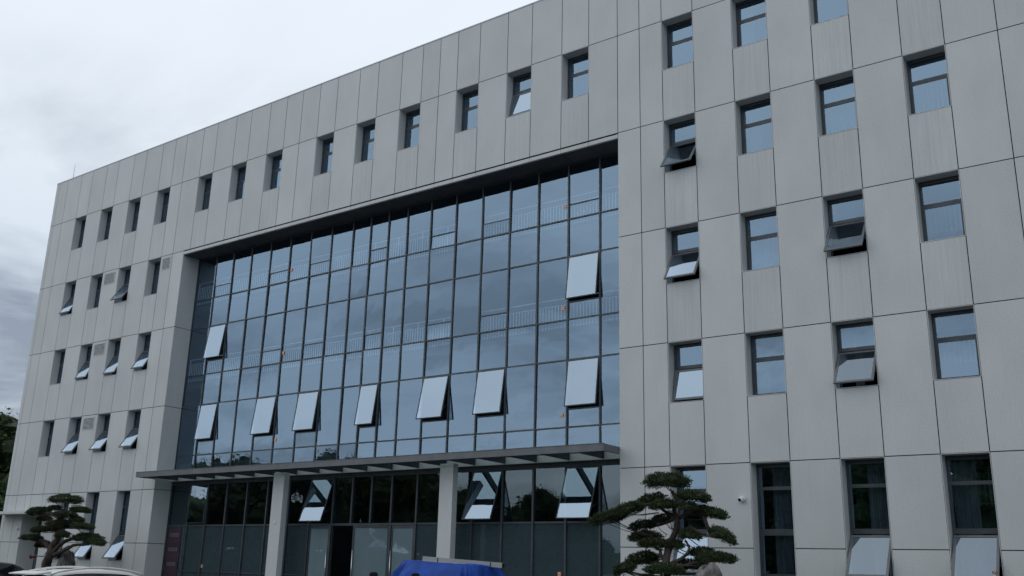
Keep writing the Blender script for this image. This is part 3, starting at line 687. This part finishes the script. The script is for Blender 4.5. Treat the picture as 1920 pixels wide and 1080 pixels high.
# ------------------------------------------------------------------ landscape boulders
M_ROCK = noisy(mat('weathered_stone', (.12, .12, .115), .9), (.05, .05, .05), (.24, .235, .22), 5.5, 9, stretch=(1.2, 1.2, .5), bump=1)
def boulder(base, rx, ry, h, seed, label, tipx=0):
    bm = bmesh.new(); bmesh.ops.create_icosphere(bm, subdivisions=5, radius=1)
    off = Vector((seed*3.1, seed*7.7, seed))
    for v in bm.verts:
        p = v.co.copy(); k = 1+.28*noise.noise(p*1.3+off)+.13*noise.noise(p*3.1+off)+.05*noise.noise(p*8+off)-.07*abs(noise.noise(Vector((p.x*9, p.y*9, p.z*2))+off))
        p *= k; z = p.z; s_ = 1-.22*max(0, z)
        v.co = Vector((p.x*rx*s_+tipx*max(0, z), p.y*ry*s_, (z+.25)*h/1.25))
    me = bpy.data.meshes.new('boulder'); bm.to_mesh(me); bm.free(); me.materials.append(M_ROCK)
    for p in me.polygons: p.use_smooth = True
    o = bpy.data.objects.new('boulder', me); C.objects.link(o); o.location = base
    return tag(o, label, 'boulder')
boulder((-10.2, -3.9, GZ+.05), .85, .5, 1.86, 2, 'pale ridged garden stone standing under the right-hand pine')
boulder((-39.25, -2.6, GZ+.05), .52, .5, 1.98, 5, 'upright brown garden stone behind the trunk of the left pine')

# ------------------------------------------------------------------ broadleaf trees
def leafy_tree(name, base, H, rad, seed, label, group, nleaf=9000, leaf=.28, link=None):
    rg = random.Random(seed); root = empty(name, base, label, 'tree', group)
    bx, by, bz = base
    tr = MB(); pts = [Vector((bx+.15*math.sin(i), by+.1*math.cos(i*1.4), bz+H*.62*i/6)) for i in range(7)]
    tr.tube(pts, [rad*.085*(1-.6*i/6) for i in range(7)], 10)
    clumps = []
    for i in range(26):
        a = rg.uniform(0, 6.28); u = rg.uniform(0, 1); z = bz+H*(.34+.62*u); r = rad*math.sqrt(max(.05, 1-((u-.38)/.66)**2))*rg.uniform(.25, .85)
        clumps.append((Vector((bx+r*math.cos(a), by+r*math.sin(a), z)), rad*rg.uniform(.26, .42)))
    for c_, r in clumps[:14]:
        st_ = pts[rg.randint(2, 6)]; tr.tube([st_, st_.lerp(c_, .5)+Vector((0, 0, .2)), c_], [rad*.03, rad*.018, rad*.008], 6)
    tr.build('trunk', M_BARK, root)
    mb = MB()
    for c_, r in clumps:      # inner leaf mass of each clump, lumpy
        n0 = len(mb.v); S_, T_ = 12, 8
        for i in range(T_+1):
            ph = -math.pi/2+math.pi*i/T_
            for k in range(S_):
                th = 2*math.pi*k/S_; u = Vector((math.cos(ph)*math.cos(th), math.cos(ph)*math.sin(th), math.sin(ph)))
                mb.v.append(tuple(c_+u*r*.74*(1+.6*noise.noise(u*2.4+c_))))
        for i in range(T_):
            for k in range(S_):
                a = n0+i*S_+k; b_ = n0+i*S_+(k+1) % S_; mb.f.append((a, b_, b_+S_, a+S_)); mb.mi.append(0); mb.sm.append(False)
    for _ in range(nleaf):
        c_, r = clumps[rg.randrange(len(clumps))]
        d = Vector((rg.gauss(0, 1), rg.gauss(0, 1), rg.gauss(0, .8))).normalized()*r*rg.uniform(.35, 1.12)
        p = c_+d; a = Vector((rg.gauss(0, 1), rg.gauss(0, 1), rg.gauss(0, .7))).normalized(); b_ = a.orthogonal().normalized()
        b_ = Matrix.Rotation(rg.uniform(0, 6.28), 3, a) @ b_; s_ = leaf*rg.uniform(.5, 1.1)
        n = len(mb.v); mb.v += [tuple(p-a*s_*.5), tuple(p+b_*s_*.28), tuple(p+a*s_*.5), tuple(p-b_*s_*.28)]; mb.f.append((n, n+1, n+2, n+3)); mb.mi.append(0); mb.sm.append(False)
    mb.build('crown', M_LEAF, root)
    return root
leafy_tree('broadleaf_tree', (-84.5, 14, GZ), 12.7, 6.0, 31, 'dark leafy tree rising beyond the far left end of the building', None, 16000, .42)
leafy_tree('broadleaf_tree', (-92, 24, GZ), 13.5, 6.5, 33, 'further leafy tree half hidden behind the first at the far left edge', None, 12000, .5)
# trees across the car park, seen mirrored in the glass
def copy_tree(o, loc, rz, sc, label):
    c = o.copy(); C.objects.link(c); c.location = loc; c.rotation_euler = (0, 0, rz); c.scale = (sc,)*3; c['label'] = label
    for ch in list(o.children):
        d = ch.copy(); C.objects.link(d); d.parent = c
    return c
GRP = 'trees across the car park mirrored in the glass'
LB_ = 'leafy tree across the car park, seen mirrored in the entrance glass'
protoA = leafy_tree('broadleaf_tree', (0, 0, 0), 9.3, 4.4, 41, LB_, GRP, 20000, .26)
protoB = leafy_tree('broadleaf_tree', (0, 0, 0), 10.4, 4.6, 43, LB_, GRP, 20000, .27)
protoA.location = (-43.5, -40, GZ); protoA.scale = (.72,)*3; protoB.location = (-32, -41, GZ); protoB.scale = (.62,)*3
rg = random.Random(8)
for i, (x, h) in enumerate(((-108, 1.2), (-99, 1.22), (-91, 1.2), (-83, 1.12), (-76, 1.08), (-70, 1.04), (-63, 1.05), (-57, 1.0), (-52, .84), (-46.5, .80), (-25.5, .95), (-19.5, 1.05), (-13, 1.08), (-6, 1.0), (2, 1.05), (11, 1.1))):
    copy_tree(protoA if i % 2 else protoB, (x+rg.uniform(-.6, .6), -38+rg.uniform(-2, 1.5), GZ), rg.uniform(0, 6.28), h*(1 if i % 2 else .9), LB_)

# leafy screen added behind those trees to darken reflections in the lower panes
def added_hedge():
    mb = MB(); X0, X1, nx, nzv = -135, 40, 260, 7
    prof = [(1.0, 0), (1.1, .8), (1.15, 1.7), (1.0, 2.6), (.5, 3.1), (-.5, 3.1), (-1.0, 2.6), (-1.15, 1.7), (-1.1, .8), (-1.0, 0)]
    for i in range(nx+1):
        x = X0+(X1-X0)*i/nx
        for y, z in prof:
            k = noise.noise(Vector((x*.9, y, z)))*.5+noise.noise(Vector((x*2.7, y*2, z*2)))*.25
            mb.v.append((x, -45+y*(1+k), GZ+z*(1+.22*k)))
    n = len(prof)
    for i in range(nx):
        for j in range(n-1):
            a = i*n+j; mb.f.append((a, a+1, a+n+1, a+n)); mb.mi.append(0); mb.sm.append(True)
    return mb
tag(added_hedge().build('added_hedge', M_LEAF), 'dark green leafy screen added behind the car park trees to darken low reflections', 'added_hedge')

# ------------------------------------------------------------------ cars
M_CARW = mat('white_car_paint', (.80, .80, .785), .4, spec=.15); M_CARK = mat('black_car_paint', (.012, .013, .016), .2)
M_CARK.node_tree.nodes['Principled BSDF'].inputs['Coat Weight'].default_value = .8
M_CARG = mat('car_window_glass', (.01, .012, .015), .06, 0, .8); M_TYRE = mat('tyre', (.02, .02, .02), .85); M_RIM = mat('alloy_rim', (.5, .5, .52), .3, 1)
M_LAMPR = mat('tail_lamp_red', (.35, .02, .02), .2); M_LAMPW = mat('headlamp_clear', (.6, .62, .65), .15)
def car(name, loc, rz, H, paint, label, rails):
    """length along +X (front), body from cross-sections"""
    root = empty(name, loc, label, 'car', None, rz); Lc, Wc = 4.55, 1.82; k = H/1.6
    # x, half width, sill z, waist z, roof z, roof half width
    S = [(-2.27, .70, .42, .78, .80, .60), (-2.22, .84, .30, .95, 1.02, .66), (-2.02, .89, .24, .98, 1.30, .60), (-1.75, .91, .22, .99, 1.50, .60), (-1.2, .91, .20, .98, 1.585, .62), (-.5, .91, .20, .97, 1.60, .63),
         (.2, .91, .20, .96, 1.57, .62), (.55, .91, .20, .96, 1.49, .60), (.95, .90, .20, .95, 1.20, .62), (1.25, .89, .20, .94, .99, .68), (1.75, .87, .22, .88, .91, .68), (2.12, .80, .26, .74, .78, .62), (2.28, .62, .36, .60, .62, .50)]
    body = MB(); rows = []
    def yz(s_): 
        x, w, sl_, wa, ro, rw = s_
        right = [(w*.86, sl_), (w, sl_+.12), (w*1.0, (sl_+wa)/2+.05), (w*.985, wa-.04), (w*.95, wa), (rw+(w*.95-rw)*.45, wa+(ro-wa)*.55), (rw, ro-.05*(ro-wa > .2)), (rw*.86, ro), (rw*.4, ro+.012), ]
        full = [(-y, z) for y, z in right]; return right[:], full[::-1]
    for s_ in S:
        a, b_ = yz(s_); ring = a+b_; rows.append(len(body.v)); body.v += [(s_[0], y, z*k) for y, z in ring]
    n = 18
    for i in range(len(S)-1):
        for j in range(n):
            q = (j+1) % n; gl = (j in (4, 5) or j in (11, 12)) and 2 <= i <= 8
            top = j in (6, 7, 8, 9, 10)
            if top and i in (7, 8): gl = True
            if top and i in (1, 2) : gl = True
            body.f.append((rows[i]+j, rows[i]+q, rows[i+1]+q, rows[i+1]+j)); body.mi.append(1 if gl else 0); body.sm.append(True)
    body.f.append(tuple(rows[0]+j for j in range(n))); body.mi.append(0); body.sm.append(False)
    body.f.append(tuple(rows[-1]+j for j in range(n-1, -1, -1))); body.mi.append(0); body.sm.append(False)
    def loc_build(mb, nm, mats, par=root, sub=0):
        me = mb.build(nm, mats); me.parent = par
        if sub:
            ss = me.modifiers.new('s', 'SUBSURF'); ss.levels = sub; ss.render_levels = sub
        return me
    loc_build(body, 'body', [paint, M_CARG], sub=2)
    for sy_ in (-1, 1):
        t = MB()
        for x in (-.35, .48): t.box(x-.035, x+.035, sy_*.80-.02, sy_*.80+.02, 1.0*k, 1.36*k)
        loc_build(t, 'door_pillar', [M_BLACK])
    if rails:
        for sy_ in (-1, 1):
            t = MB(); P = []
            for i in range(17):
                u = i/16; x = -1.75+2.35*u; arch = math.sin(math.pi*u)**.35 if 0 < u < 1 else 0
                zr = (1.50+.10*math.sin(math.pi*min(1, u*1.0)))
                P.append((x, sy_*(.60+.02*arch), (zr-.03+.075*arch)*k))
            t.tube(P, .024, 8); loc_build(t, 'roof_rail', [M_CARW if paint is M_CARW else M_CHROME])
        t = MB(); t.hexa([(-1.72, -.02, 1.50*k), (-1.74, -.005, 1.62*k), (-1.72, .02, 1.50*k), (-1.74, .005, 1.62*k), (-1.45, -.03, 1.53*k), (-1.6, -.005, 1.60*k), (-1.45, .03, 1.53*k), (-1.6, .005, 1.60*k)])
        loc_build(t, 'roof_antenna', [paint])
        t = MB(); t.hexa([(-2.12, -.58, 1.46*k), (-2.12, -.58, 1.485*k), (-2.12, .58, 1.46*k), (-2.12, .58, 1.485*k), (-1.76, -.6, 1.49*k), (-1.76, -.6, 1.54*k), (-1.76, .6, 1.49*k), (-1.76, .6, 1.54*k)]); loc_build(t, 'spoiler', [paint])
    for x in (-1.38, 1.42):
        for sy_ in (-1, 1):
            t = MB(); t.tube([(x, sy_*.70, .33), (x, sy_*.74, .33), (x, sy_*.88, .33), (x, sy_*.92, .33)], [.29, .33, .33, .29], 24); w = loc_build(t, 'wheel', [M_TYRE])
            r_ = MB(); r_.disc((x, sy_*.925, .33), (0, 1, 0), .07, .03, 12)
            for q in range(5):
                a = q*2*math.pi/5; r_.tube([(x, sy_*.925, .33), (x+.2*math.cos(a), sy_*.925, .33+.2*math.sin(a))], .025, 6)
            r_.tube([(x+.22*math.cos(q*.3927), sy_*.915, .33+.22*math.sin(q*.3927)) for q in range(17)], .018, 6)
            rr = r_.build('rim', [M_RIM]); rr.parent = w
    for sy_ in (-1, 1):
        t = MB(); t.box(-2.26, -2.10, sy_*.78-.09, sy_*.78+.09, .80*k, .98*k); loc_build(t, 'tail_light', [M_LAMPR])
        t = MB(); t.box(2.02, 2.2, sy_*.66-.12, sy_*.66+.12, .62*k, .74*k); loc_build(t, 'headlight', [M_LAMPW])
        t = MB(); t.box(.78, .92, sy_*1.0-.1, sy_*1.0+.1, .98*k, 1.12*k); t.box(.82, .88, sy_*.88-.06, sy_*.88+.06, .98*k, 1.02*k); loc_build(t, 'side_mirror', [paint])
    return root
car('parked_car', (-22.5, -11.2, GZ), R(90), 1.52, M_CARW, 'white estate car with arched roof rails at bottom left', True)
car('parked_car', (-29.6, -10.4, GZ), R(90), 1.64, M_CARK, 'black car at the bottom left corner behind the white car', False)

# ------------------------------------------------------------------ tarpaulin-covered load with metal beam, scooter in front
M_TARP = noisy(mat('blue_tarpaulin', (.004, .055, .33), .6, spec=.25), (.003, .038, .24), (.006, .075, .42), 3, 6, bump=.6)
tp = empty('covered_cart', (-14.1, -8.3, GZ), 'cargo cart completely wrapped in a creased bright blue tarpaulin before the entrance', 'cart')
def tarp():
    mb = MB(); nu = 144; L2, W2, Ht = 1.05, .5, 1.87
    prof = [(0, 0), (.3, 0), (.6, 0), (.85, 0), (1, 0), None, (1, 0), (1.04, .06), (1.10, .16), (1.17, .27), (1.26, .40), (1.33, .52), (1.37, .66), (1.40, .85), (1.42, 1.1), (1.44, 1.4), (1.46, 1.7), (1.47, 1.84)]
    def ring(r, dz):
        for i in range(nu):
            a = 2*math.pi*i/nu; c_, s_ = math.cos(a), math.sin(a); e = .3
            px = math.copysign(abs(c_)**e, c_); py = math.copysign(abs(s_)**e, s_)
            k = min(1, dz*3.2)
            fold = k*(.045*math.sin(a*11+3*noise.noise(Vector((c_, s_, 0))*2))+.02*math.sin(a*29+dz*3))
            x = (L2*(1+(r-1)*.75 if r > 1 else r)+fold)*px; y = (W2*(1+(r-1)*1.6 if r > 1 else r)+fold)*py
            z = Ht-dz-.035*(x/L2)*(r <= 1 or dz < .3)+.022*noise.noise(Vector((x*4, y*4, 0)))+.02*noise.noise(Vector((x*13, y*13, dz*9)))
            x += .025*noise.noise(Vector((x*5, z*4, 1))); y += .03*noise.noise(Vector((y*5, z*4, 5)))-.03*abs(noise.noise(Vector((x*6+z*3, z*5, 2))))
            mb.v.append((-14.1+x, -8.3+y, GZ+z))
    prev = None
    for p in prof:
        if p is None: prev = None; continue
        n = len(mb.v); ring(*p)
        if prev is not None:
            for i in range(nu):
                q = (i+1) % nu; mb.f.append((prev+i, prev+q, n+q, n+i)); mb.mi.append(0); mb.sm.append(True)
        prev = n
    return mb
tarp().build('tarpaulin', M_TARP, tp)
w = MB()
for x in (-14.9, -13.3):
    for y in (-8.85, -7.75): w.disc((x, y, GZ+.25), (0, 1, 0), .25, .12, 20)
w.build('wheel', M_TYRE, tp)
M_ALU = noisy(mat('aluminium_beam', (.55, .56, .52), .35, .6), (.48, .49, .45), (.62, .63, .6), 2, stretch=(.4, 3, 3))
bmv = MB(); A = Matrix.Translation((-13.72, -8.35, 1.745)) @ Matrix.Rotation(R(8), 4, 'Z') @ Matrix.Rotation(R(3.0), 4, 'Y')
bmv.box(-1.0, 1.0, -.05, .05, -.05, .05, 0, A); bmv.box(1.0, 1.012, -.045, .045, -.045, .045, 1, A)
for x in (-.6, .72): bmv.box(x-.012, x+.012, -.053, -.049, -.045, .045, 1, A)
tag(bmv.build('metal_beam', [M_ALU, M_BLACK]), 'long silver square metal beam lying on the blue tarpaulin', 'beam')

def scooter():
    o = empty('scooter', (-9.5, -14.9, GZ), 'black scooter parked in front of the blue tarpaulin, its two round mirrors rising into view', 'scooter')
    cx_, cy_ = -9.62, -15.0; ux = Vector((.99, .14, 0)).normalized(); fy = Vector((-.57, .82, 0))    # handlebar across, front away
    ux = Vector((.82, .57, 0)); base = Vector((cx_, cy_, GZ))
    def P(a, b, z): return base+ux*a+fy*b+Vector((0, 0, z))
    for b_ in (-.55, .70):
        t = MB(); t.disc(P(0, b_, .26), ux, .26, .11, 24); t.build('wheel', M_TYRE, o)
    t = MB(); t.tube([P(0, .72, .3), P(0, .52, 1.15), P(0, .48, 1.25)], [.05, .05, .04], 10); t.build('steering_column', M_BLACK, o)
    t = MB(); t.tube([P(0, .66, .45), P(0, .55, .75), P(0, .50, 1.1)], [.16, .2, .12], 14); t.tube([P(0, .5, .35), P(0, 0, .33), P(0, -.2, .4)], [.14, .16, .17], 12); t.tube([P(0, -.15, .5), P(0, -.55, .62), P(0, -.85, .68)], [.19, .2, .08], 14); t.build('body', M_CARK, o)
    t = MB(); t.tube([P(0, 0, .74), P(0, -.3, .78), P(0, -.75, .82)], [.12, .14, .1], 12); t.build('seat', M_BLACK, o)
    t = MB(); t.tube([P(-.36, .38, 1.22), P(-.15, .48, 1.24), P(.15, .48, 1.24), P(.36, .38, 1.22)], .02, 8); t.build('handlebar', M_BLACK, o)
    for s_ in (-1, 1):
        t = MB(); t.tube([P(s_*.22, .45, 1.24), P(s_*.27, .45, 1.45), P(s_*.30, .44, 1.60)], .008, 6)
        c_ = P(s_*.30, .44, 1.635)
        pts = []
        for dz, rr in ((-.045, .02), (-.038, .05), (0, .062), (.03, .056), (.042, .03)): pts.append((rr, dz))
        n0 = len(t.v)
        for rr, dz in pts:
            for k in range(14):
                a = 2*math.pi*k/14; q = c_+ux*rr*1.0*math.cos(a)+fy*.022*math.sin(a)+Vector((0, 0, dz)); t.v.append(tuple(q))
        for i in range(len(pts)-1):
            for k in range(14): t.f.append((n0+i*14+k, n0+i*14+(k+1) % 14, n0+(i+1)*14+(k+1) % 14, n0+(i+1)*14+k)); t.mi.append(0); t.sm.append(True)
        t.f.append(tuple(n0+56+k for k in range(14))); t.mi.append(0); t.sm.append(False)
        t.build('mirror', M_BLACK, o)
scooter()
